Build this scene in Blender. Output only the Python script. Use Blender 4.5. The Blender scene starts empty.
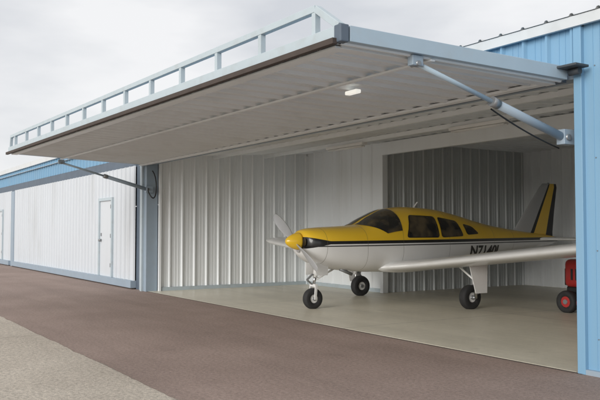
import bpy, bmesh, math, random
from mathutils import Vector, Matrix
random.seed(3)
scene=bpy.context.scene
COL=scene.collection

# ---------------------------------------------------------------- materials
def newmat(name):
    m=bpy.data.materials.new(name); m.use_nodes=True
    nt=m.node_tree
    return m,nt,nt.nodes['Principled BSDF']
def mat(name,col,rough=.5,metal=0,var=.12,scale=3.0,bump=0.0,bscale=60,dirt=0.0,dirtcol=(.2,.17,.13),coat=0,streak=(1,1,1),spec=None):
    m,nt,b=newmat(name); N=nt.nodes; L=nt.links
    tc=N.new('ShaderNodeTexCoord')
    mp=N.new('ShaderNodeMapping'); mp.inputs['Scale'].default_value=streak
    L.new(tc.outputs['Object'],mp.inputs['Vector'])
    no=N.new('ShaderNodeTexNoise'); no.inputs['Scale'].default_value=scale; no.inputs['Detail'].default_value=4
    L.new(mp.outputs[0],no.inputs['Vector'])
    mx=N.new('ShaderNodeMixRGB')
    mx.inputs[1].default_value=(*[c*(1-var) for c in col],1)
    mx.inputs[2].default_value=(*[min(1,c*(1+var)) for c in col],1)
    L.new(no.outputs[0],mx.inputs[0])
    out=mx.outputs[0]
    if dirt>0:
        n2=N.new('ShaderNodeTexNoise'); n2.inputs['Scale'].default_value=scale*1.7; n2.inputs['Detail'].default_value=6
        L.new(mp.outputs[0],n2.inputs['Vector'])
        r=N.new('ShaderNodeMapRange'); r.inputs[1].default_value=.5; r.inputs[2].default_value=.8; r.inputs[4].default_value=dirt
        L.new(n2.outputs[0],r.inputs[0])
        m2=N.new('ShaderNodeMixRGB'); m2.inputs[2].default_value=(*dirtcol,1)
        L.new(r.outputs[0],m2.inputs[0]); L.new(out,m2.inputs[1]); out=m2.outputs[0]
    L.new(out,b.inputs['Base Color'])
    b.inputs['Roughness'].default_value=rough; b.inputs['Metallic'].default_value=metal
    if coat: b.inputs['Coat Weight'].default_value=coat; b.inputs['Coat Roughness'].default_value=.08
    if spec is not None: b.inputs['Specular IOR Level'].default_value=spec
    if bump>0:
        n3=N.new('ShaderNodeTexNoise'); n3.inputs['Scale'].default_value=bscale; n3.inputs['Detail'].default_value=5
        L.new(tc.outputs['Object'],n3.inputs['Vector'])
        bp=N.new('ShaderNodeBump'); bp.inputs['Strength'].default_value=bump; bp.inputs['Distance'].default_value=.01
        L.new(n3.outputs[0],bp.inputs['Height']); L.new(bp.outputs[0],b.inputs['Normal'])
    return m

M={}
M['white_in']=mat('white_liner_steel',(.82,.85,.87),.42,var=.03,scale=1.2,dirt=.3,dirtcol=(.58,.57,.53),streak=(1,1,.25))
M['under']=mat('door_liner_steel',(.80,.83,.845),.45,var=.05,scale=1.5,dirt=.3,dirtcol=(.58,.57,.54))
M['shade_wall']=mat('shaded_galvanised_partition',(.56,.59,.60),.4,metal=.0,var=.08,scale=1.5,dirt=.2,dirtcol=(.4,.4,.38),streak=(1,1,.3))  # galvanised grey; shade of the deeper tail bay is mixed into the base colour
M['white_out']=mat('white_siding',(.60,.63,.665),.4,var=.04,scale=1.0,dirt=.4,dirtcol=(.44,.45,.45),streak=(1,1,.2))
M['blue']=mat('blue_siding',(.20,.37,.53),.42,var=.07,scale=1.2,dirt=.35,dirtcol=(.28,.38,.47),streak=(1,1,.15))
M['bluegrey']=mat('bluegrey_steel',(.29,.36,.43),.45,var=.08,scale=3,dirt=.3,dirtcol=(.3,.33,.34))
M['paleblue']=mat('pale_blue_steel',(.38,.48,.56),.42,var=.06,scale=4,dirt=.3,dirtcol=(.38,.4,.42))
M['lightsteel']=mat('pale_painted_steel',(.45,.52,.56),.45,var=.06,scale=4,dirt=.35,dirtcol=(.34,.34,.32))
M['dark']=mat('dark_trim',(.05,.06,.07),.6,var=.2)
M['joint']=mat('joint_sealant',(.13,.115,.10),.8,var=.2)
M['slate']=mat('slate_trim',(.10,.13,.17),.6,var=.2)
M['rubber']=mat('brown_rubber_seal',(.06,.045,.038),.8,var=.3,scale=8)
M['roof']=mat('white_roof_steel',(.62,.64,.65),.4,var=.05,scale=2,dirt=.2)
M['tyre']=mat('tyre_rubber',(.022,.022,.023),.75,var=.3,scale=20,bump=.2)
M['chrome']=mat('polished_rod',(.6,.6,.6),.2,metal=1,var=.1)
M['gunmetal']=mat('grey_metal',(.28,.29,.3),.4,metal=.6,var=.1)
M['black']=mat('black_paint',(.012,.012,.013),.35,var=.2)
M['regblack']=mat('worn_black_lettering',(.045,.043,.04),.5,var=.5,scale=9)
M['planewhite']=mat('aircraft_white_paint',(.79,.79,.78),.3,var=.03,scale=3,dirt=.2,dirtcol=(.5,.48,.43),coat=.5)
M['yellow']=mat('aircraft_yellow_paint',(.88,.56,.03),.3,var=.05,scale=3,coat=.5)
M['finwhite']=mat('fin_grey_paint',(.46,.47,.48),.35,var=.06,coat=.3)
M['red']=mat('red_machine_paint',(.42,.022,.02),.35,var=.1,coat=.3)
M['red2']=mat('dark_seat_vinyl',(.03,.03,.03),.6)
M['prop']=mat('propeller_grey',(.46,.47,.48),.4,metal=.2,var=.1)
M['lampbody']=mat('lamp_housing',(.8,.8,.79),.4)
def glass():
    m,nt,b=newmat('cabin_glass'); N=nt.nodes;L=nt.links
    tc=N.new('ShaderNodeTexCoord'); no=N.new('ShaderNodeTexNoise'); no.inputs['Scale'].default_value=3.2
    L.new(tc.outputs['Object'],no.inputs['Vector'])
    r=N.new('ShaderNodeValToRGB'); r.color_ramp.elements[0].position=.42; r.color_ramp.elements[0].color=(.015,.015,.015,1)
    r.color_ramp.elements[1].position=.65; r.color_ramp.elements[1].color=(.11,.085,.05,1)
    L.new(no.outputs[0],r.inputs[0]); L.new(r.outputs[0],b.inputs['Base Color'])
    b.inputs['Roughness'].default_value=.06; b.inputs['Specular IOR Level'].default_value=.7
    return m
M['glass']=glass()
def lampmat():
    m,nt,b=newmat('lit_tube'); b.inputs['Base Color'].default_value=(.9,.9,.85,1)
    b.inputs['Emission Color'].default_value=(1,.98,.9,1); b.inputs['Emission Strength'].default_value=.6
    return m
M['lit']=lampmat()

def groundmat(name,c1,c2,speck,rough,joints=None,stain=0.3,finescale=220,bump=.5,mids=28,spots=0):
    m,nt,b=newmat(name); N=nt.nodes;L=nt.links
    tc=N.new('ShaderNodeTexCoord'); v=tc.outputs['Object']
    def noise(s,d=6,r=.6,vec=v):
        n=N.new('ShaderNodeTexNoise'); n.inputs['Scale'].default_value=s; n.inputs['Detail'].default_value=d; n.inputs['Roughness'].default_value=r
        L.new(vec,n.inputs['Vector']); return n.outputs[0]
    def mix(f,a,bb,mode='MIX'):
        x=N.new('ShaderNodeMixRGB'); x.blend_type=mode
        for i,q in ((0,f),(1,a),(2,bb)):
            if isinstance(q,(int,float)): x.inputs[i].default_value=q
            elif isinstance(q,tuple): x.inputs[i].default_value=(*q,1)
            else: L.new(q,x.inputs[i])
        return x.outputs[0]
    def rng(q,a,bb,c=0,d=1):
        x=N.new('ShaderNodeMapRange'); x.inputs[1].default_value=a;x.inputs[2].default_value=bb;x.inputs[3].default_value=c;x.inputs[4].default_value=d
        L.new(q,x.inputs[0]); return x.outputs[0]
    col=mix(rng(noise(.55,6),.35,.65),c1,c2)
    mp=N.new('ShaderNodeMapping'); mp.inputs['Scale'].default_value=(.25,1.6,1); L.new(v,mp.inputs['Vector'])
    col=mix(rng(noise(.9,5,.6,mp.outputs[0]),.45,.75,0,stain),col,tuple(c*.76 for c in c1))
    if spots:
        col=mix(rng(noise(2.1,3,.5),.66,.74,0,spots),col,tuple(c*.45 for c in c1))
    fine=noise(finescale,2,.7)
    col=mix(rng(fine,.35,.65),mix(1.0,col,(1-speck,)*3,'MULTIPLY'),mix(1.0,col,(1+speck,)*3,'MULTIPLY'))
    mid=noise(mids,3,.8)
    col=mix(rng(mid,.3,.7),mix(1.0,col,(1-speck*.8,)*3,'MULTIPLY'),mix(1.0,col,(1+speck*.8,)*3,'MULTIPLY'))
    vo=N.new('ShaderNodeTexVoronoi'); vo.inputs['Scale'].default_value=45; L.new(v,vo.inputs['Vector'])
    col=mix(rng(vo.outputs['Distance'],.12,.2,speck*1.2,0),col,tuple(min(1,c*1.7) for c in c2))
    if joints:
        sx=N.new('ShaderNodeSeparateXYZ'); L.new(v,sx.inputs[0])
        for ax,sp,off in joints:
            a=N.new('ShaderNodeMath'); a.operation='ADD'; a.inputs[1].default_value=off; L.new(sx.outputs[ax],a.inputs[0])
            p=N.new('ShaderNodeMath'); p.operation='PINGPONG'; p.inputs[1].default_value=sp/2; L.new(a.outputs[0],p.inputs[0])
            col=mix(rng(p.outputs[0],.006,.012,.6,0),col,(.15,.13,.11))
    L.new(col,b.inputs['Base Color'])
    b.inputs['Roughness'].default_value=rough
    bp=N.new('ShaderNodeBump'); bp.inputs['Strength'].default_value=bump; bp.inputs['Distance'].default_value=.006
    L.new(fine,bp.inputs['Height']); L.new(bp.outputs[0],b.inputs['Normal'])
    return m
M['asphalt']=groundmat('weathered_asphalt',(.270,.198,.166),(.335,.250,.212),.36,.9,stain=.6,spots=.18)
M['apron']=groundmat('exposed_aggregate_concrete',(.43,.375,.31),(.52,.46,.385),.45,.9,joints=[(0,4.5,1.3),(1,4.5,2.0)],stain=.4)
M['floor']=groundmat('hangar_floor_concrete',(.58,.54,.44),(.70,.655,.54),.08,.38,joints=[(0,3.9,.9),(1,4.1,-1.5)],stain=.6,bump=.08,mids=9,spots=.25)
M['grass']=groundmat('grass_ground',(.045,.07,.02),(.07,.10,.03),.4,.95)

# ---------------------------------------------------------------- helpers
def obj(name,verts,faces,m,smooth=False,mats=None,fm=None):
    me=bpy.data.meshes.new(name); me.from_pydata([tuple(v) for v in verts],[],faces); me.update()
    for mm in (mats or [m]): me.materials.append(mm)
    if fm:
        for p,i in zip(me.polygons,fm): p.material_index=i
    if smooth:
        for p in me.polygons: p.use_smooth=True
    o=bpy.data.objects.new(name,me); COL.objects.link(o); return o
def group(name,children,loc=(0,0,0)):
    e=bpy.data.objects.new(name,None); e.location=loc; COL.objects.link(e); e.empty_display_size=.3
    for c in children:
        c.parent=e; c.matrix_parent_inverse=Matrix.Translation(Vector(loc)).inverted()
    return e
def box(name,a,b,m,bev=0.0):
    x0,y0,z0=a;x1,y1,z1=b
    v=[(x0,y0,z0),(x1,y0,z0),(x1,y1,z0),(x0,y1,z0),(x0,y0,z1),(x1,y0,z1),(x1,y1,z1),(x0,y1,z1)]
    f=[(3,2,1,0),(4,5,6,7),(0,1,5,4),(1,2,6,5),(2,3,7,6),(3,0,4,7)]
    o=obj(name,v,f,m)
    if bev:
        md=o.modifiers.new('b','BEVEL'); md.width=bev; md.segments=2
    return o
def beam(name,p,q,w,h,m,up=(0,0,1),bev=.004):
    p=Vector(p);q=Vector(q);d=(q-p).normalized();up=Vector(up)
    s=d.cross(up)
    if s.length<1e-4: s=d.cross(Vector((1,0,0)))
    s.normalize();u=s.cross(d).normalized()
    v=[]
    for c in (p,q):
        for a,b in ((-1,-1),(1,-1),(1,1),(-1,1)): v.append(c+s*a*w/2+u*b*h/2)
    f=[(3,2,1,0),(4,5,6,7),(0,1,5,4),(1,2,6,5),(2,3,7,6),(3,0,4,7)]
    o=obj(name,v,f,m)
    if bev: md=o.modifiers.new('b','BEVEL'); md.width=bev; md.segments=2
    return o
def tube(name,p,q,r,m,n=16,r2=None):
    p=Vector(p);q=Vector(q);d=(q-p).normalized()
    s=d.orthogonal().normalized();u=d.cross(s)
    r2=r if r2 is None else r2
    v=[];f=[]
    for c,rr in ((p,r),(q,r2)):
        for i in range(n):
            a=2*math.pi*i/n; v.append(c+(s*math.cos(a)+u*math.sin(a))*rr)
    for i in range(n): f.append((i,(i+1)%n,n+(i+1)%n,n+i))
    f.append(tuple(range(n))[::-1]); f.append(tuple(range(n,2*n)))
    o=obj(name,v,f,m)
    for pl in o.data.polygons[:n]: pl.use_smooth=True
    return o
def path_tube(name,pts,r,m):
    cu=bpy.data.curves.new(name,'CURVE'); cu.dimensions='3D'; cu.bevel_depth=r; cu.bevel_resolution=3
    sp=cu.splines.new('NURBS'); sp.points.add(len(pts)-1); sp.use_endpoint_u=True; sp.order_u=3
    for P,pt in zip(sp.points,pts): P.co=(*pt,1)
    cu.materials.append(m); o=bpy.data.objects.new(name,cu); COL.objects.link(o); return o
def ribbed(name,p00,p10,p01,p11,n,m,pitch=.305,depth=.032,minor=True):
    """ribs run in v direction (p00->p01); spaced along u (p00->p10); n: rib normal"""
    p00,p10,p01,p11,n=[Vector(t) for t in (p00,p10,p01,p11,n)]
    W=(p10-p00).length; k=max(1,round(W/pitch)); prof=[]
    for i in range(k):
        b=i/k; s=1/k
        prof+= [(b,0),(b+.30*s,0)]
        if minor: prof+=[(b+.31*s,.18),(b+.34*s,.18),(b+.35*s,0)]
        prof+=[(b+.55*s,0)]
        if minor: prof+=[(b+.56*s,.18),(b+.59*s,.18),(b+.60*s,0)]
        prof+=[(b+.80*s,0),(b+.86*s,1),(b+.94*s,1)]
    prof.append((1,0))
    v=[];f=[]
    for u,h in prof:
        a=p00.lerp(p10,u)+n*h*depth; c=p01.lerp(p11,u)+n*h*depth
        v+=[a,c]
    for i in range(len(prof)-1): f.append((2*i,2*i+2,2*i+3,2*i+1))
    return obj(name,v,f,m)
def wall(name,p,q,z0,z1,n,m,**k):
    return ribbed(name,(p[0],p[1],z0),(q[0],q[1],z0),(p[0],p[1],z1),(q[0],q[1],z1),n,m,**k)
def wheel(pre,c,r,w,hubr,axis=(1,0,0),hubm=None):
    c=Vector(c);ax=Vector(axis).normalized(); s=ax.orthogonal().normalized();u=ax.cross(s)
    prof=[(hubr,-.36),(hubr*1.15,-.5),(r*.86,-.5),(r*.95,-.42),(r,-.22),(r,.22),(r*.95,.42),(r*.86,.5),(hubr*1.15,.5),(hubr,.36)]
    n=36;v=[];f=[]
    for i in range(n):
        a=2*math.pi*i/n; d=s*math.cos(a)+u*math.sin(a)
        for R,X in prof: v.append(c+d*R+ax*X*w)
    k=len(prof)
    for i in range(n):
        for j in range(k-1): f.append((i*k+j,i*k+j+1,((i+1)%n)*k+j+1,((i+1)%n)*k+j))
    t=obj(pre+'_tyre',v,f,M['tyre'],smooth=True)
    h=tube(pre+'_rim',c-ax*w*.37,c+ax*w*.37,hubr*1.02,hubm or M['planewhite'],24)
    h2=tube(pre+'_hub',c-ax*w*.48,c+ax*w*.48,hubr*.45,M['gunmetal'],16)
    return [t,h,h2]

# ---------------------------------------------------------------- layout constants
FY=6.3; XL=-16.26; XR=-4.74; H=2.88; EAVE=3.47
BX0=-75; BX1=14; BY1=23.5

# ground
def sheet(name,x0,x1,y0,y1,z,m): return obj(name,[(x0,y0,z),(x1,y0,z),(x1,y1,z),(x0,y1,z)],[(0,1,2,3)],m)
sheet('grass_ground',-3000,3000,-3000,3000,-.008,M['grass'])
sheet('asphalt_taxiway',-160,60,-40,60,0,M['asphalt'])
v=[];n=4000
xs=[-120+160*i/n for i in range(n+1)]
jit=0
for x in xs:
    jit=jit*.7+random.uniform(-.007,.007)
    v.append((x,2.48+jit+.012*math.sin(x*.7)+.008*math.sin(x*3.1),.005))
for x in xs: v.append((x,-38,.005))
obj('concrete_apron',v,[(n+1+i,n+2+i,i+1,i) for i in range(n)],M['apron'])

# ---------------------------------------------------------------- hangar building
B=[]
B.append(box('floor_slab',(XL-.1,FY-.02,-.2),(XR+.1,15.2,.008),M['floor']))
B.append(sheet('slab_joint',XL-.1,XR+.03,FY-.06,FY-.02,.004,M['joint']))
B.append(wall('front_siding_right',(XR+.06,FY),(BX1,FY),.05,EAVE,(0,-1,0),M['blue'],depth=.04))
B.append(box('sill_trim_right',(XR+.06,FY-.045,0),(BX1,FY+.1,.05),M['bluegrey']))
B.append(box('jamb_trim_right',(XR-.03,FY-.05,.0),(XR+.06,FY+.16,EAVE-.06),M['blue'],.004))
B.append(box('jamb_inner_right',(XR-.035,FY+.16,.012),(XR+.06,FY+.4,H+.3),M['white_in']))
B.append(wall('front_siding_header',(XL-1,FY),(XR-.03,FY),H+.12,EAVE,(0,-1,0),M['blue'],depth=.04))
B.append(box('header_steel',(XL-.0,FY-.03,H+.02),(XR-.03,FY+.14,H+.12),M['bluegrey']))
B.append(box('header_liner',(XL,FY+.14,H+.04),(XR-.035,FY+.2,3.12),M['white_in']))
B.append(box('column_left',(XL-.42,FY-.08,0),(XL-.02,FY+.2,EAVE-.02),M['bluegrey'],.006))
B.append(box('column_left_flange',(XL-.60,FY-.02,0),(XL-.42,FY+.1,EAVE-.02),M['lightsteel'],.004))
B.append(box('column_left_gap',(XL-.86,FY+.0,0),(XL-.60,FY+.1,EAVE-.02),M['slate']))
B.append(box('column_left_rail',(XL-.27,FY-.13,0),(XL-.18,FY-.08,H),M['lightsteel'],.004))
# fastener rows on the right-hand siding
for zz in (.35,1.2,2.1,3.0):
    for i in range(10):
        x=XR+.18+i*.305
        B.append(tube('siding_screw',(x,FY-.001,zz),(x,FY-.008,zz),.006,M['gunmetal'],8))
LX=XL-.86
B.append(wall('front_siding_band',(BX0,FY),(LX,FY),3.16,EAVE+.28,(0,-1,0),M['blue'],depth=.04))
B.append(box('band_gap',(BX0,FY-.02,2.90),(LX,FY+.1,3.16),M['slate']))
def closed_door(x0,x1,wd):
    o=[]
    segs=[(x0,wd-.56),(wd+.56,x1)] if wd else [(x0,x1)]
    for a,b in segs: o.append(wall('closed_door_skin',(a,FY-.03),(b,FY-.03),.2,2.93,(0,-1,0),M['white_out'],depth=.04))
    o.append(box('closed_door_bottom_rail',(x0,FY-.14,.03),(x1,FY-.0,.2),M['bluegrey'],.004))
    o.append(box('closed_door_seal',(x0,FY-.10,.0),(x1,FY-.03,.03),M['rubber']))
    if wd:
        o.append(wall('closed_door_skin_top',(wd-.56,FY-.03),(wd+.56,FY-.03),2.24,2.93,(0,-1,0),M['white_out'],depth=.04))
        o.append(box('walk_door_leaf',(wd-.48,FY-.045,.2),(wd+.48,FY+.0,2.16),M['white_out'],.003))
        for a,b in ((-.56,-.48),(.48,.56)): o.append(box('walk_door_frame',(wd+a,FY-.085,.2),(wd+b,FY,2.24),M['lightsteel'],.004))
        o.append(box('walk_door_frame_head',(wd-.48,FY-.083,2.16),(wd+.48,FY,2.24),M['lightsteel'],.004))
        o.append(tube('walk_door_knob',(wd-.38,FY-.045,1.13),(wd-.38,FY-.12,1.13),.035,M['gunmetal']))
        o.append(box('walk_door_lock',(wd-.41,FY-.06,1.24),(wd-.35,FY-.045,1.32),M['gunmetal']))
        for z in (.45,1.2,1.95): o.append(box('walk_door_hinge',(wd+.46,FY-.09,z),(wd+.5,FY-.046,z+.1),M['gunmetal']))
    return o
B+=closed_door(-30.4,LX,-19.25)
B.append(box('door_gap_post',(-30.9,FY-.06,0),(-30.4,FY+.1,2.90),M['bluegrey'],.004))
B+=closed_door(-44.3,-30.9,-33.0)
B.append(box('door_gap_post',(-44.8,FY-.06,0),(-44.3,FY+.1,2.90),M['bluegrey']))
B+=closed_door(-60,-44.8,-47)
B.append(wall('front_siding_far',(BX0,FY),(-60,FY),0,2.90,(0,-1,0),M['blue']))
B.append(wall('side_siding_right',(BX1,FY),(BX1,BY1),0,EAVE+.9,(1,0,0),M['blue']))
B.append(wall('side_siding_left',(BX0,BY1),(BX0,FY),0,EAVE+.9,(-1,0,0),M['blue']))
B.append(wall('rear_siding',(BX1,BY1),(BX0,BY1),0,EAVE,(0,1,0),M['blue']))
RY=(FY+BY1)/2; RZ=EAVE+.95
B.append(ribbed('roof_front',(BX0-.2,FY-.10,EAVE+.05),(BX1+.2,FY-.10,EAVE+.05),(BX0-.2,RY,RZ),(BX1+.2,RY,RZ),(0,0,1),M['roof'],depth=.022,minor=False))
B.append(ribbed('roof_rear',(BX0-.2,BY1+.12,EAVE+.06),(BX1+.2,BY1+.12,EAVE+.06),(BX0-.2,RY,RZ),(BX1+.2,RY,RZ),(0,0,1),M['roof'],depth=.03,minor=False))
B.append(box('eave_trim',(XL-1,FY-.085,EAVE-.06),(BX1+.2,FY-.045,EAVE+.045),M['roof']))
B.append(box('eave_trim_left',(BX0-.2,FY-.1,EAVE+.20),(LX,FY-.045,EAVE+.36),M['roof']))
# interior
IY=10.56; TX=-13.1; BY=15.1
B.append(wall('liner_left',(XL,FY+.2),(XL,IY),.008,3.6,(1,0,0),M['white_in']))
B.append(wall('liner_back_left',(XL,IY),(TX,IY),.008,3.6,(0,-1,0),M['white_in'],pitch=.4,depth=.03,minor=False))
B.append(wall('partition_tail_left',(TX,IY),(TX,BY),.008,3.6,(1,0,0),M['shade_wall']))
B.append(wall('liner_back_tail',(TX,BY),(-5.5,BY),.008,3.6,(0,-1,0),M['white_in']))
B.append(wall('liner_tail_right',(-5.5,IY),(-5.5,BY),.008,3.6,(-1,0,0),M['white_in']))
B.append(wall('liner_back_right',(-5.5,IY),(XR,IY),.008,3.6,(0,-1,0),M['white_in']))
B.append(wall('liner_right',(XR+.03,FY+.4),(XR+.03,IY),.008,3.6,(-1,0,0),M['white_in']))
B.append(ribbed('ceiling_front',(XL,FY+.2,3.10),(XR+.03,FY+.2,3.10),(XL,IY,3.38),(XR+.03,IY,3.38),(0,0,-1),M['under']))
B.append(ribbed('ceiling_tail',(TX,IY,3.38),(-5.5,IY,3.38),(TX,BY,3.38),(-5.5,BY,3.38),(0,0,-1),M['under']))
for y,z in ((7.9,3.2),(9.3,3.29)):
    B.append(beam('ceiling_purlin',(XL+.01,y,z-.06),(XR,y,z-.06),.06,.08,M['white_in']))
B.append(box('tail_header',(TX,IY-.12,3.06),(-5.5,IY-.02,3.34),M['white_in'],.01))
B.append(box('corner_post_tail',(TX-.02,IY-.10,.008),(TX+.08,IY+.05,3.3),M['white_in'],.006))
for (x,y) in ((XL+.02,FY+.2),(XL+.02,IY-.05)):
    B.append(box('corner_trim',(x-.01,y,.008),(x+.05,y+.05,3.3),M['white_in']))
B.append(box('base_trim_left',(XL+.0,FY+.25,.008),(XL+.045,IY,.09),M['lightsteel']))
B.append(box('base_trim_back',(XL+.05,IY-.045,.008),(TX-.02,IY,.09),M['lightsteel']))
B.append(box('hinge_bracket_right',(XR-.08,FY-.26,H+.10),(XR+.16,FY-.06,H+.125),M['dark'],.006))
B.append(tube('gutter_end_right',(XR-.02,FY-.12,H+.07),(XR+.10,FY-.12,H+.07),.035,M['dark']))
group('hangar_building',B,(-10.5,FY,0))

# ---------------------------------------------------------------- raised door
D=[]
OL=Vector((-16.5,3.30,2.99)); OR=Vector((-4.85,3.49,2.90)); IL=Vector((-16.42,6.2,2.88)); IR=Vector((-4.85,6.2,2.88))
up=Vector((0,0,1))
D.append(ribbed('inner_skin',OL+up*.03,OR+up*.03,IL+up*.03,IR+up*.03,(0,0,-1),M['under'],pitch=.305,depth=.036))
D.append(ribbed('outer_skin',OL+up*.12,OR+up*.12,IL+up*.12,IR+up*.12,(0,0,1),M['blue'],depth=.015))
D.append(beam('bottom_rail',OL+up*.075,OR+up*.075,.09,.13,M['lightsteel']))
D.append(beam('bottom_seal',OL+Vector((0,-.07,.01)),OR+Vector((0,-.07,.01)),.05,.05,M['rubber']))
D.append(beam('side_rail_right',OR+up*.075+Vector((0,.045,0)),IR+up*.075,.10,.13,M['paleblue']))
D.append(beam('side_rail_left',OL+up*.075+Vector((0,.045,0)),IL+up*.075,.10,.13,M['paleblue']))
D.append(box('corner_cap',(OR.x-.04,OR.y-.055,2.90),(OR.x+.056,OR.y+.03,3.045),M['slate'],.01))
D.append(beam('hinge_rail',IL+Vector((0,.02,.02)),IR+Vector((0,.02,.02)),.06,.06,M['slate']))
D.append(beam('hinge_leaf',IL+Vector((0,-.06,-.0)),IR+Vector((-.1,-.06,-.0)),.10,.03,M['under']))
a=OL.lerp(IL,.36);b=OR.lerp(IR,.36)
D.append(beam('inner_girt',a-up*.012,b-up*.012,.05,.02,M['under']))
D.append(beam('inner_edge_trim',OR+Vector((-.15,.06,-.002)),IR+Vector((-.15,0,-.002)),.12,.03,M['under']))
D.append(beam('inner_edge_trim_outer',OL+Vector((0.1,.06,-.008)),OR+Vector((-.1,.06,-.008)),.12,.02,M['under']))
TH=.36
def op(x): 
    t=(x-OR.x)/(OL.x-OR.x); return OR.lerp(OL,t)+up*.14
ux=[-5.22-.9*i for i in range(13)]
D.append(beam('truss_chord',op(ux[0]+.02)+up*(TH-.14),op(-16.42)+up*(TH-.14),.06,.06,M['lightsteel']))
for x in ux: 
    p=op(x); D.append(beam('truss_upright',p,p+up*(TH-.17),.055,.055,M['lightsteel']))
D.append(beam('truss_end_brace',op(-4.87),op(-5.2)+up*(TH-.14),.06,.06,M['lightsteel'],up=(0,1,0)))
D.append(beam('truss_end_brace',op(-16.45),op(-16.4)+up*(TH-.14),.055,.055,M['lightsteel'],up=(0,1,0)))
D.append(box('door_lamp',(-6.42,4.65,2.83),(-6.22,4.72,2.87),M['lit'],.01))
group('raised_hangar_door',D,(-10.6,5,2.9))

def ram(x,s):
    a=Vector((x,4.28,2.84)); b=Vector((x,6.22,2.32)); m=a.lerp(b,.5)
    o=[tube('cylinder',b,m,.042,M['bluegrey']),tube('rod',m,a,.022,M['paleblue']),
       tube('gland',m-(b-m).normalized()*.05,m+(b-m).normalized()*.04,.048,M['gunmetal']),
       box('upper_lug',(x-.035,4.22,2.81),(x+.035,4.34,2.90),M['bluegrey'],.005),
       tube('upper_pin',(x-.05,4.28,2.83),(x+.05,4.28,2.83),.022,M['gunmetal']),
       box('lower_bracket',(x-.05,6.17,2.25),(x+.05,6.34,2.40),M['bluegrey'],.005),
       tube('lower_pin',(x-.07,6.22,2.32),(x+.07,6.22,2.32),.03,M['gunmetal'])]
    hp=[b+Vector((s*.05,0,.02)),b+Vector((s*.25,-.1,-.05)),b+Vector((s*.35,0,-.25)),b+Vector((s*.3,.1,-.1)),b+Vector((s*.25,.1,.3)),b+Vector((s*.05,.1,.42))]
    if s>0: o.append(path_tube('hose',hp,.014,M['black']))
    else: o.append(path_tube('hose',[m+Vector((-.05,0,-.05)),m.lerp(b,.5)+Vector((-.06,0,-.12)),b+Vector((-.06,0,-.1))],.008,M['black']))
    return group('hydraulic_ram',o,tuple(m))
ram(-4.87,-1); ram(-16.22,1)

def strip(x,y,z):
    return group('fluorescent_light',[box('housing',(x-.65,y-.07,z-.03),(x+.65,y+.07,z+.03),M['lampbody'],.01),tube('tube_a',(x-.6,y-.035,z-.05),(x+.6,y-.035,z-.05),.016,M['lampbody']),tube('tube_b',(x-.6,y+.035,z-.05),(x+.6,y+.035,z-.05),.016,M['lampbody'])],(x,y,z))
strip(-9.0,9.3,3.17); strip(-12.8,9.3,3.17)

# ---------------------------------------------------------------- aeroplane
PX=-11.2; PY=6.85
ST=[(0.27,.99,1.37,.27,1.18,2.2),(0.33,.93,1.405,.34,1.17,2.3),(0.45,.84,1.43,.41,1.15,2.4),(0.7,.74,1.45,.475,1.12,2.6),(1.0,.68,1.465,.52,1.10,2.7),(1.4,.64,1.49,.56,1.08,2.8),
(1.75,.62,1.65,.58,1.08,2.5),(2.15,.61,1.80,.59,1.08,2.5),(2.6,.61,1.845,.59,1.08,2.5),(3.2,.62,1.82,.57,1.09,2.5),(3.8,.67,1.73,.52,1.10,2.4),(4.4,.74,1.60,.44,1.13,2.3),(5.0,.83,1.49,.35,1.16,2.2),(6.0,.97,1.37,.20,1.19,2.1),(6.9,1.07,1.28,.08,1.2,2),(7.15,1.13,1.24,.03,1.19,2)]
def stn(s):
    s=min(max(s,ST[0][0]),ST[-1][0])
    for i in range(len(ST)-1):
        if s<=ST[i+1][0]: break
    a,b=ST[i],ST[i+1]; h=b[0]-a[0]; t=(s-a[0])/h
    out=[]
    for k in range(1,6):
        d=(b[k]-a[k])/h
        def slope(j):
            if j<=0 or j>=len(ST)-1: return d
            d0=(ST[j][k]-ST[j-1][k])/(ST[j][0]-ST[j-1][0]); d1=(ST[j+1][k]-ST[j][k])/(ST[j+1][0]-ST[j][0])
            return 0 if d0*d1<=0 else 2*d0*d1/(d0+d1)
        m0,m1=slope(i),slope(i+1)
        out.append((2*t**3-3*t*t+1)*a[k]+(t**3-2*t*t+t)*h*m0+(-2*t**3+3*t*t)*b[k]+(t**3-t*t)*h*m1)
    return out
def sp(v,e): return math.copysign(abs(v)**e,v)
def P(s,th,off=0):
    zb,zt,w,zc,n=stn(s)
    r=zt-zc if math.cos(th)>=0 else zc-zb
    x=(w+off)*sp(math.sin(th),2/n); z=zc+(r+off)*sp(math.cos(th),2/n)
    return Vector((PX+x,PY+s,z))
def Xat(s,z):
    zb,zt,w,zc,n=stn(s); r=(zt-zc) if z>zc else (zc-zb)
    q=min(.9999,abs(z-zc)/r)
    return w*(1-q**n)**(1/n)
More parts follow.
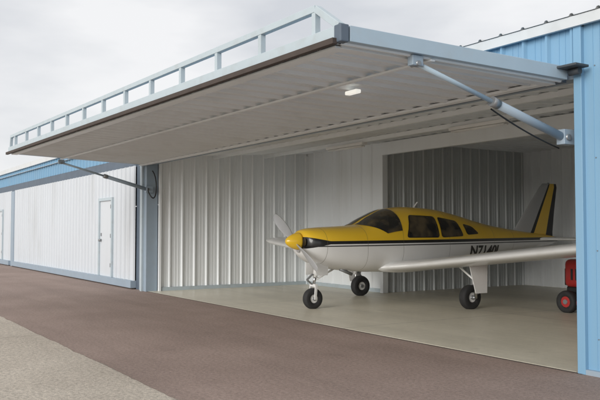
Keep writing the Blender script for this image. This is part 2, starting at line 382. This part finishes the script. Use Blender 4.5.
def bodymat():
    m,nt,b=newmat('aircraft_livery'); N=nt.nodes;L=nt.links
    tc=N.new('ShaderNodeTexCoord'); sx=N.new('ShaderNodeSeparateXYZ'); L.new(tc.outputs['Object'],sx.inputs[0])
    def math_(op,a,bb=None):
        x=N.new('ShaderNodeMath'); x.operation=op
        for i,q in enumerate((a,bb)):
            if q is None: continue
            if isinstance(q,(int,float)): x.inputs[i].default_value=q
            else: L.new(q,x.inputs[i])
        return x.outputs[0]
    y=sx.outputs[1]; z=sx.outputs[2]
    zs=math_('ADD',math_('MULTIPLY',math_('SUBTRACT',y,7.1),.006),1.175)
    dz=math_('SUBTRACT',z,zs)
    yel=math_('GREATER_THAN',dz,.028)
    blk=math_('LESS_THAN',math_('ABSOLUTE',dz),.028)
    blk2=math_('LESS_THAN',math_('ABSOLUTE',math_('ADD',dz,.062)),.010)
    no=N.new('ShaderNodeTexNoise'); no.inputs['Scale'].default_value=2.5; no.inputs['Detail'].default_value=6; L.new(tc.outputs['Object'],no.inputs['Vector'])
    def mix(f,a,bb):
        x=N.new('ShaderNodeMixRGB')
        for i,q in ((0,f),(1,a),(2,bb)):
            if isinstance(q,tuple): x.inputs[i].default_value=(*q,1)
            elif isinstance(q,(int,float)): x.inputs[i].default_value=q
            else: L.new(q,x.inputs[i])
        return x.outputs[0]
    c=mix(no.outputs[0],(.75,.75,.74),(.83,.83,.83))
    c=mix(yel,c,mix(no.outputs[0],(.85,.53,.02),(.92,.61,.045)))
    c=mix(blk,c,(.012,.012,.013)); c=mix(blk2,c,(.03,.03,.03))
    w1=math_('GREATER_THAN',math_('SUBTRACT',math_('MULTIPLY',math_('SUBTRACT',7.62,y),.20),math_('ABSOLUTE',dz)),0)
    c=mix(w1,c,(.012,.012,.013))
    for ys in (7.42,8.22,9.02,10.2,11.6,12.3):
        f=math_('LESS_THAN',math_('ABSOLUTE',math_('SUBTRACT',y,ys)),.004)
        c=mix(math_('MULTIPLY',f,.6),c,(.12,.1,.07))
    L.new(c,b.inputs['Base Color']); b.inputs['Roughness'].default_value=.28; b.inputs['Coat Weight'].default_value=.5; b.inputs['Coat Roughness'].default_value=.08
    return m
M['livery']=bodymat()
A=[]
NS=110;NT=64
v=[];f=[]
S=[ST[0][0]+(ST[-1][0]-ST[0][0])*i/NS for i in range(NS+1)]
for s in S:
    for j in range(NT): v.append(P(s,2*math.pi*j/NT))
for i in range(NS):
    for j in range(NT): f.append((i*NT+j,(i+1)*NT+j,(i+1)*NT+(j+1)%NT,i*NT+(j+1)%NT))
v.append(Vector((PX,PY+.25,1.18))); c0=len(v)-1
for j in range(NT): f.append((c0,j,(j+1)%NT))
v.append(Vector((PX,PY+7.2,1.19))); c1=len(v)-1
for j in range(NT): f.append((c1,NS*NT+(j+1)%NT,NS*NT+j))
A.append(obj('fuselage',v,f,M['livery'],smooth=True))
for sx_ in (-1,1):
    v=[Vector((PX+sx_*(.185+.075*math.copysign(abs(math.cos(a))**.7,math.cos(a))),PY+.245-.0,1.19+.07*math.copysign(abs(math.sin(a))**.7,math.sin(a)))) for a in [2*math.pi*k/24 for k in range(24)]]
    A.append(obj('cooling_intake',v,[tuple(range(24))],M['black']))
A.append(tube('landing_light',(PX,PY+.262,1.05),(PX,PY+.235,1.05),.05,M['chrome']))
def side_window(name,poly,side,off=.006):
    pts=[]
    n=len(poly)
    for i in range(n):
        p0=Vector(poly[i-1]);p1=Vector(poly[i]);p2=Vector(poly[(i+1)%n])
        r=.06
        a=p1+(p0-p1).normalized()*r;b=p1+(p2-p1).normalized()*r
        for t in (0,.25,.5,.75,1): pts.append(a*(1-t)**2+p1*2*t*(1-t)+b*t*t)
        for t in (.33,.66): pts.append(b.lerp(p2+(p1-p2).normalized()*r,t))
    c=sum(pts,Vector((0,0)))/len(pts)
    rings=[0,.25,.5,.75,.92,1]
    def loft(k,off,m,rings):
        v=[];f=[];L=len(pts)
        for q in rings:
            for p in pts:
                p2=c+(p-c)*q*k; v.append(Vector((PX+side*(Xat(p2.x,p2.y)+off),PY+p2.x,p2.y)))
        for i in range(len(rings)-1):
            for j in range(L): f.append((i*L+j,i*L+(j+1)%L,(i+1)*L+(j+1)%L,(i+1)*L+j))
        return obj(name if m is M['glass'] else name+'_frame',v,f,m,smooth=True)
    return [loft(1,off+.002,M['glass'],rings),loft(1.07,off-.002,M['black'],[.8,.9,1])]
wins=[('front_side_window',[(2.28,1.27),(3.05,1.27),(3.02,1.65),(2.42,1.67)]),
      ('rear_side_window',[(3.15,1.27),(3.74,1.29),(3.62,1.57),(3.13,1.64)]),
      ('aft_quarter_window',[(3.88,1.31),(4.24,1.33),(4.07,1.47),(3.81,1.52)])]
for sd in (-1,1):
    for nme,poly in wins: A+=side_window(nme,poly,sd)
    v=[];f=[];nu,nv=18,12
    a0,a1=math.radians(2.2),math.radians(70)
    for i in range(nu+1):
        th=a0+(a1-a0)*i/nu; q=i/nu
        sl=1.44+.38*q**2.2; sh=2.12+.06*q-.02*q**6
        for j in range(nv+1):
            v.append(P(sl+(sh-sl)*j/nv,sd*th,.007))
    for i in range(nu):
        for j in range(nv): f.append((i*(nv+1)+j,(i+1)*(nv+1)+j,(i+1)*(nv+1)+j+1,i*(nv+1)+j+1))
    A.append(obj('windshield',v,f,M['glass'],smooth=True))
tcu=bpy.data.curves.new('reg','FONT'); tcu.body='N7140J'; tcu.size=.29; tcu.offset=.009
to=bpy.data.objects.new('reg_tmp',tcu); COL.objects.link(to)
bpy.context.view_layer.update()
me=bpy.data.meshes.new_from_object(to.evaluated_get(bpy.context.evaluated_depsgraph_get()))
bpy.data.objects.remove(to)
bm=bmesh.new(); bm.from_mesh(me); bmesh.ops.triangulate(bm,faces=bm.faces); bmesh.ops.subdivide_edges(bm,edges=bm.edges,cuts=1,use_grid_fill=False); 
for vv in bm.verts:
    s=3.95+vv.co.x*1.1; z=.885+vv.co.y
    vv.co=Vector((PX+Xat(s,z)+.009,PY+s,z))
bm.to_mesh(me); bm.free(); me.materials.clear(); me.materials.append(M['regblack'])
ro=bpy.data.objects.new('registration_lettering',me); COL.objects.link(ro); A.append(ro)
def foil(n=18):
    xs=[.5*(1-math.cos(math.pi*i/n)) for i in range(n+1)]
    def t(x): return 5*(.2969*math.sqrt(x)-.126*x-.3516*x*x+.2843*x**3-.1036*x**4)
    up_=[(x,t(x)) for x in xs[::-1]]; lo=[(x,-.75*t(x)) for x in xs[1:-1]]
    return up_+lo
F=foil()
def wing(name,secs,m,vertical=False,mats=None,colfn=None):
    v=[];f=[];fm=[];k=len(F)
    for sp_,ly,zz,c,t in secs:
        for x,h in F:
            if vertical: v.append((PX+h*t*c,ly+x*c,sp_))
            else: v.append((PX+sp_,ly+x*c,zz+h*t*c))
    for i in range(len(secs)-1):
        for j in range(k):
            f.append((i*k+j,i*k+(j+1)%k,(i+1)*k+(j+1)%k,(i+1)*k+j))
            if colfn: fm.append(colfn((F[j][0]+F[(j+1)%k][0])/2))
    f.append(tuple(range(k))); f.append(tuple(range((len(secs)-1)*k,len(secs)*k)))
    if colfn: fm+=[0,0]
    return obj(name,v,f,m,smooth=True,mats=mats,fm=fm or None)
LE=PY+2.12
for sd in (-1,1):
    dz=lambda x: .72+(x-.5)*math.tan(math.radians(6.0))
    secs=[(.35,LE-.38,.70,2.0,.125),(.55,LE-.32,.725,1.93,.125),(.75,LE-.16,.745,1.76,.13),(.98,LE-.02,dz(.98),1.62,.14),(1.6,LE,dz(1.6),1.6,.145),(3,LE,dz(3),1.6,.145),(4.25,LE,dz(4.25),1.6,.145),
          (4.42,LE+.02,dz(4.42),1.56,.13),(4.52,LE+.07,dz(4.52)+.005,1.46,.10),(4.57,LE+.15,dz(4.57)+.01,1.3,.05)]
    A.append(wing('wing',[(sd*a,b,c,d,e) for a,b,c,d,e in secs],M['planewhite']))
    A.append(beam('control_gap',(PX+sd*1.1,LE+1.25,dz(1.1)-.055),(PX+sd*4.1,LE+1.25,dz(4.1)-.055),.012,.004,M['dark'],bev=0))
    A.append(tube('nav_light',(PX+sd*4.5,LE+.12,dz(4.5)+.01),(PX+sd*4.56,LE+.18,dz(4.5)+.01),.025,M['red'] if sd>0 else M['gunmetal']))
    A.append(wing('stabilator',[(sd*.03,PY+6.42,1.2,.76,.11),(sd*1.8,PY+6.42,1.2,.76,.10),(sd*1.92,PY+6.46,1.2,.68,.06)],M['planewhite']))
    gx=PX+sd*1.60; gy=9.67; lx=gx+sd*.14
    A+=wheel('main_wheel',(gx,gy,.215),.215,.15,.085)
    A.append(tube('main_oleo',(lx,gy,.2),(lx,gy-.02,.62),.028,M['chrome']))
    A.append(tube('main_leg',(lx,gy-.02,.45),(lx,gy-.02,.86),.045,M['planewhite']))
    A.append(tube('main_axle',(lx,gy,.215),(gx,gy,.215),.03,M['gunmetal']))
    A.append(tube('side_brace',(lx,gy,.5),(lx-sd*.5,gy,.8),.018,M['planewhite']))
    A.append(beam('torque_link',(lx,gy+.03,.28),(lx,gy+.14,.4),.05,.02,M['gunmetal']))
    A.append(beam('torque_link',(lx,gy+.14,.4),(lx,gy+.03,.52),.05,.02,M['gunmetal']))
    x=lx+sd*.06
    dv=[(x,gy-.24,.86),(x,gy+.22,.86),(x+sd*.03,gy+.17,.30),(x+sd*.03,gy-.10,.30)]
    dv+=[(a+sd*.015,b,c) for a,b,c in dv]
    A.append(obj('gear_door',dv,[(0,1,2,3),(7,6,5,4),(0,4,5,1),(1,5,6,2),(2,6,7,3),(3,7,4,0)],M['planewhite']))
def fincol(x): return 0 if x<.42 else (1 if x<.50 else (2 if x<.82 else 1))
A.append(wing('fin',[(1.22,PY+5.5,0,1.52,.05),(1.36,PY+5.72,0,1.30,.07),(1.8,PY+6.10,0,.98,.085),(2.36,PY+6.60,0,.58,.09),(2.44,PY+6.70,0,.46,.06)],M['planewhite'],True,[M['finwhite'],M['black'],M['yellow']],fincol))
A.append(tube('tail_beacon',(PX,PY+6.9,2.42),(PX,PY+6.9,2.46),.02,M['gunmetal']))
ny=7.36
A+=wheel('nose_wheel',(PX+.06,ny,.185),.185,.13,.075)
nx=PX+.06
for s_ in (-1,1): A.append(beam('nose_fork',(nx+s_*.085,ny,.17),(nx+s_*.085,ny+.02,.42),.02,.05,M['planewhite']))
A.append(beam('nose_fork_crown',(nx-.09,ny+.02,.42),(nx+.09,ny+.02,.42),.06,.05,M['planewhite']))
A.append(tube('nose_oleo',(nx,ny+.02,.42),(nx,ny+.06,.62),.026,M['chrome']))
A.append(tube('nose_leg',(nx,ny+.05,.56),(nx,ny+.1,.90),.042,M['planewhite']))
A.append(beam('torque_link',(nx,ny-.02,.44),(nx,ny-.12,.52),.05,.02,M['gunmetal']))
A.append(beam('torque_link',(nx,ny-.12,.52),(nx,ny-.0,.62),.05,.02,M['gunmetal']))
A.append(tube('drag_brace',(nx,ny+.03,.5),(nx,ny+.5,.72),.018,M['planewhite']))
for s_ in (-1,1):
    x=nx+s_*.13
    q=[(x,ny-.06,.82),(x,ny+.24,.78),(x+s_*.04,ny+.20,.60),(x+s_*.04,ny-.04,.60)]
    A.append(obj('nose_gear_door',q+[(a+.012,b,c) for a,b,c in q],[(0,1,2,3),(7,6,5,4),(0,4,5,1),(1,5,6,2),(2,6,7,3),(3,7,4,0)],M['planewhite']))
A.append(tube('exhaust_pipe',(PX+.2,PY+1.0,.70),(PX+.22,PY+1.25,.60),.03,M['gunmetal']))
v=[];f=[];n=32;prof=[(.002,0),(.035,.012),(.07,.045),(.105,.1),(.135,.17),(.152,.24),(.155,.27),(.13,.27)]
for r,y in prof:
    for j in range(n):
        a=2*math.pi*j/n; v.append((PX+r*math.cos(a),PY-.02+y,1.20+r*math.sin(a)))
for i in range(len(prof)-1):
    for j in range(n): f.append((i*n+j,i*n+(j+1)%n,(i+1)*n+(j+1)%n,(i+1)*n+j))
A.append(obj('spinner',v,f,M['yellow'],smooth=True))
def blade(ang):
    rad=Vector((math.cos(ang),0,math.sin(ang))); tan=Vector((-math.sin(ang),0,math.cos(ang))); ax=Vector((0,1,0))
    hub=Vector((PX,PY+.17,1.20))
    secs=[(.06,.07,60,.5),(.16,.10,50,.35),(.3,.155,36,.16),(.5,.185,24,.12),(.7,.17,16,.10),(.80,.135,12,.09),(.85,.085,10,.09),(.87,.02,10,.1)]
    v=[];f=[];k=12
    for r,c,p,t in secs:
        p=-math.radians(p) ; cd=tan*math.cos(p)+ax*math.sin(p); nd=-tan*math.sin(p)+ax*math.cos(p)
        for j in range(k):
            a=2*math.pi*j/k; v.append(hub+rad*r+cd*(c/2*math.cos(a))+nd*(c*t/2*math.sin(a)))
    for i in range(len(secs)-1):
        for j in range(k): f.append((i*k+j,i*k+(j+1)%k,(i+1)*k+(j+1)%k,(i+1)*k+j))
    f.append(tuple(range((len(secs)-1)*k,len(secs)*k)))
    return obj('propeller_blade',v,f,M['prop'],smooth=True)
pa=math.radians(147)
A.append(blade(pa)); A.append(blade(pa+math.pi))
A.append(beam('antenna',(PX,PY+2.9,1.82),(PX,PY+3.02,1.95),.012,.04,M['planewhite'],up=(1,0,0)))
group('light_aircraft',A,(PX,PY+3,0))

# ---------------------------------------------------------------- garden tractor (partly hidden by the jamb)
T=[]
tx=-8.50;ty=11.0
def rbox(n,a,b,m,bev): 
    o=box(n,a,b,m,bev); o.modifiers['b'].segments=4
    for p in o.data.polygons: p.use_smooth=True
    return o
T.append(rbox('hood',(tx+.02,ty-.24,.42),(tx+.72,ty+.24,.90),M['red'],.09))
T.append(rbox('grille',(tx-.0,ty-.18,.45),(tx+.05,ty+.18,.74),M['black'],.015))
for i in range(4):
    T.append(box('hood_louvre',(tx+.18+i*.09,ty-.247,.55),(tx+.22+i*.09,ty-.238,.74),M['black']))
T.append(tube('headlight',(tx-.012,ty-.11,.66),(tx+.02,ty-.11,.66),.045,M['chrome']))
T.append(tube('headlight',(tx-.012,ty+.11,.66),(tx+.02,ty+.11,.66),.045,M['chrome']))
T.append(rbox('chassis',(tx+.05,ty-.2,.26),(tx+1.55,ty+.2,.44),M['black'],.03))
T.append(rbox('mower_deck',(tx+.45,ty-.5,.12),(tx+1.15,ty+.5,.27),M['red'],.06))
T.append(rbox('rear_fender',(tx+1.0,ty-.44,.50),(tx+1.68,ty+.44,.62),M['red'],.05))
T.append(rbox('rear_body',(tx+.95,ty-.2,.4),(tx+1.6,ty+.2,.56),M['red'],.03))
T.append(rbox('seat',(tx+1.08,ty-.22,.62),(tx+1.5,ty+.22,.72),M['red2'],.04))
T.append(rbox('seat_back',(tx+1.42,ty-.22,.70),(tx+1.53,ty+.22,1.02),M['red2'],.04))
T.append(tube('steering_column',(tx+.66,ty,.8),(tx+.85,ty,1.0),.02,M['black']))
bpy.ops.mesh.primitive_torus_add(location=(tx+.86,ty,1.0),rotation=(0,math.radians(-45),0),major_radius=.17,minor_radius=.014)
st=bpy.context.object; st.name='steering_wheel'; st.data.materials.append(M['black']); T.append(st)
for yy in (-.36,.36):
    T+=wheel('front_wheel',(tx+.2,ty+yy,.19),.19,.15,.09,(0,1,0),M['red'])
    T+=wheel('rear_wheel',(tx+1.35,ty+yy*1.0,.26),.26,.22,.12,(0,1,0),M['red'])
T.append(tube('front_axle',(tx+.2,ty-.36,.2),(tx+.2,ty+.36,.2),.025,M['black']))
group('garden_tractor',T,(tx+.8,ty,0))

# ---------------------------------------------------------------- world & sun
w=bpy.data.worlds.new('World'); scene.world=w; w.use_nodes=True
nt=w.node_tree;N=nt.nodes;L=nt.links
bg=N['Background']
sky=N.new('ShaderNodeTexSky'); sky.sky_type='NISHITA'; sky.sun_disc=False
SE,SA=19,158   # elevation; azimuth (sun behind the photographer, towards the opening)
sky.sun_elevation=math.radians(SE)
sky.sun_rotation=math.radians(SA)
mul=N.new('ShaderNodeMixRGB'); mul.blend_type='MULTIPLY'; mul.inputs[0].default_value=1; mul.inputs[2].default_value=(.1,.1,.1,1)
L.new(sky.outputs[0],mul.inputs[1])
tc=N.new('ShaderNodeTexCoord'); mp=N.new('ShaderNodeMapping'); mp.inputs['Scale'].default_value=(1,1,3.2)
L.new(tc.outputs['Generated'],mp.inputs['Vector'])
no=N.new('ShaderNodeTexNoise'); no.inputs['Scale'].default_value=2.3; no.inputs['Detail'].default_value=5; no.inputs['Roughness'].default_value=.5
L.new(mp.outputs[0],no.inputs['Vector'])
cr=N.new('ShaderNodeValToRGB'); cr.color_ramp.elements[0].position=.36; cr.color_ramp.elements[0].color=(.68,.70,.74,1)
cr.color_ramp.elements[1].position=.60; cr.color_ramp.elements[1].color=(.95,.95,.96,1)
L.new(no.outputs[0],cr.inputs[0])
mx=N.new('ShaderNodeMixRGB'); mx.inputs[0].default_value=.93
L.new(mul.outputs[0],mx.inputs[1]); L.new(cr.outputs[0],mx.inputs[2])
L.new(mx.outputs[0],bg.inputs['Color']); bg.inputs['Strength'].default_value=1.0
sd=bpy.data.lights.new('sun','SUN'); sd.energy=2.6; sd.angle=math.radians(36); sd.color=(1,.97,.92)
so=bpy.data.objects.new('sun',sd); COL.objects.link(so)
az=math.radians(SA); el=math.radians(SE)
dirv=Vector((math.sin(az)*math.cos(el),math.cos(az)*math.cos(el),math.sin(el)))
so.rotation_euler=(-dirv).to_track_quat('-Z','Y').to_euler()

# ---------------------------------------------------------------- camera
cd=bpy.data.cameras.new('camera'); cd.sensor_width=36; cd.lens=45; cd.clip_end=6000; cd.clip_start=.05
co=bpy.data.objects.new('camera',cd); COL.objects.link(co); co.location=(0,0,1.4)
yaw=math.radians(32.49); pit=math.radians(2.29)
d=Vector((-math.cos(yaw)*math.cos(pit),math.sin(yaw)*math.cos(pit),math.sin(pit)))
co.rotation_euler=d.to_track_quat('-Z','Y').to_euler()
scene.camera=co
scene.view_settings.view_transform='Standard'; scene.view_settings.look='None'; scene.view_settings.exposure=0
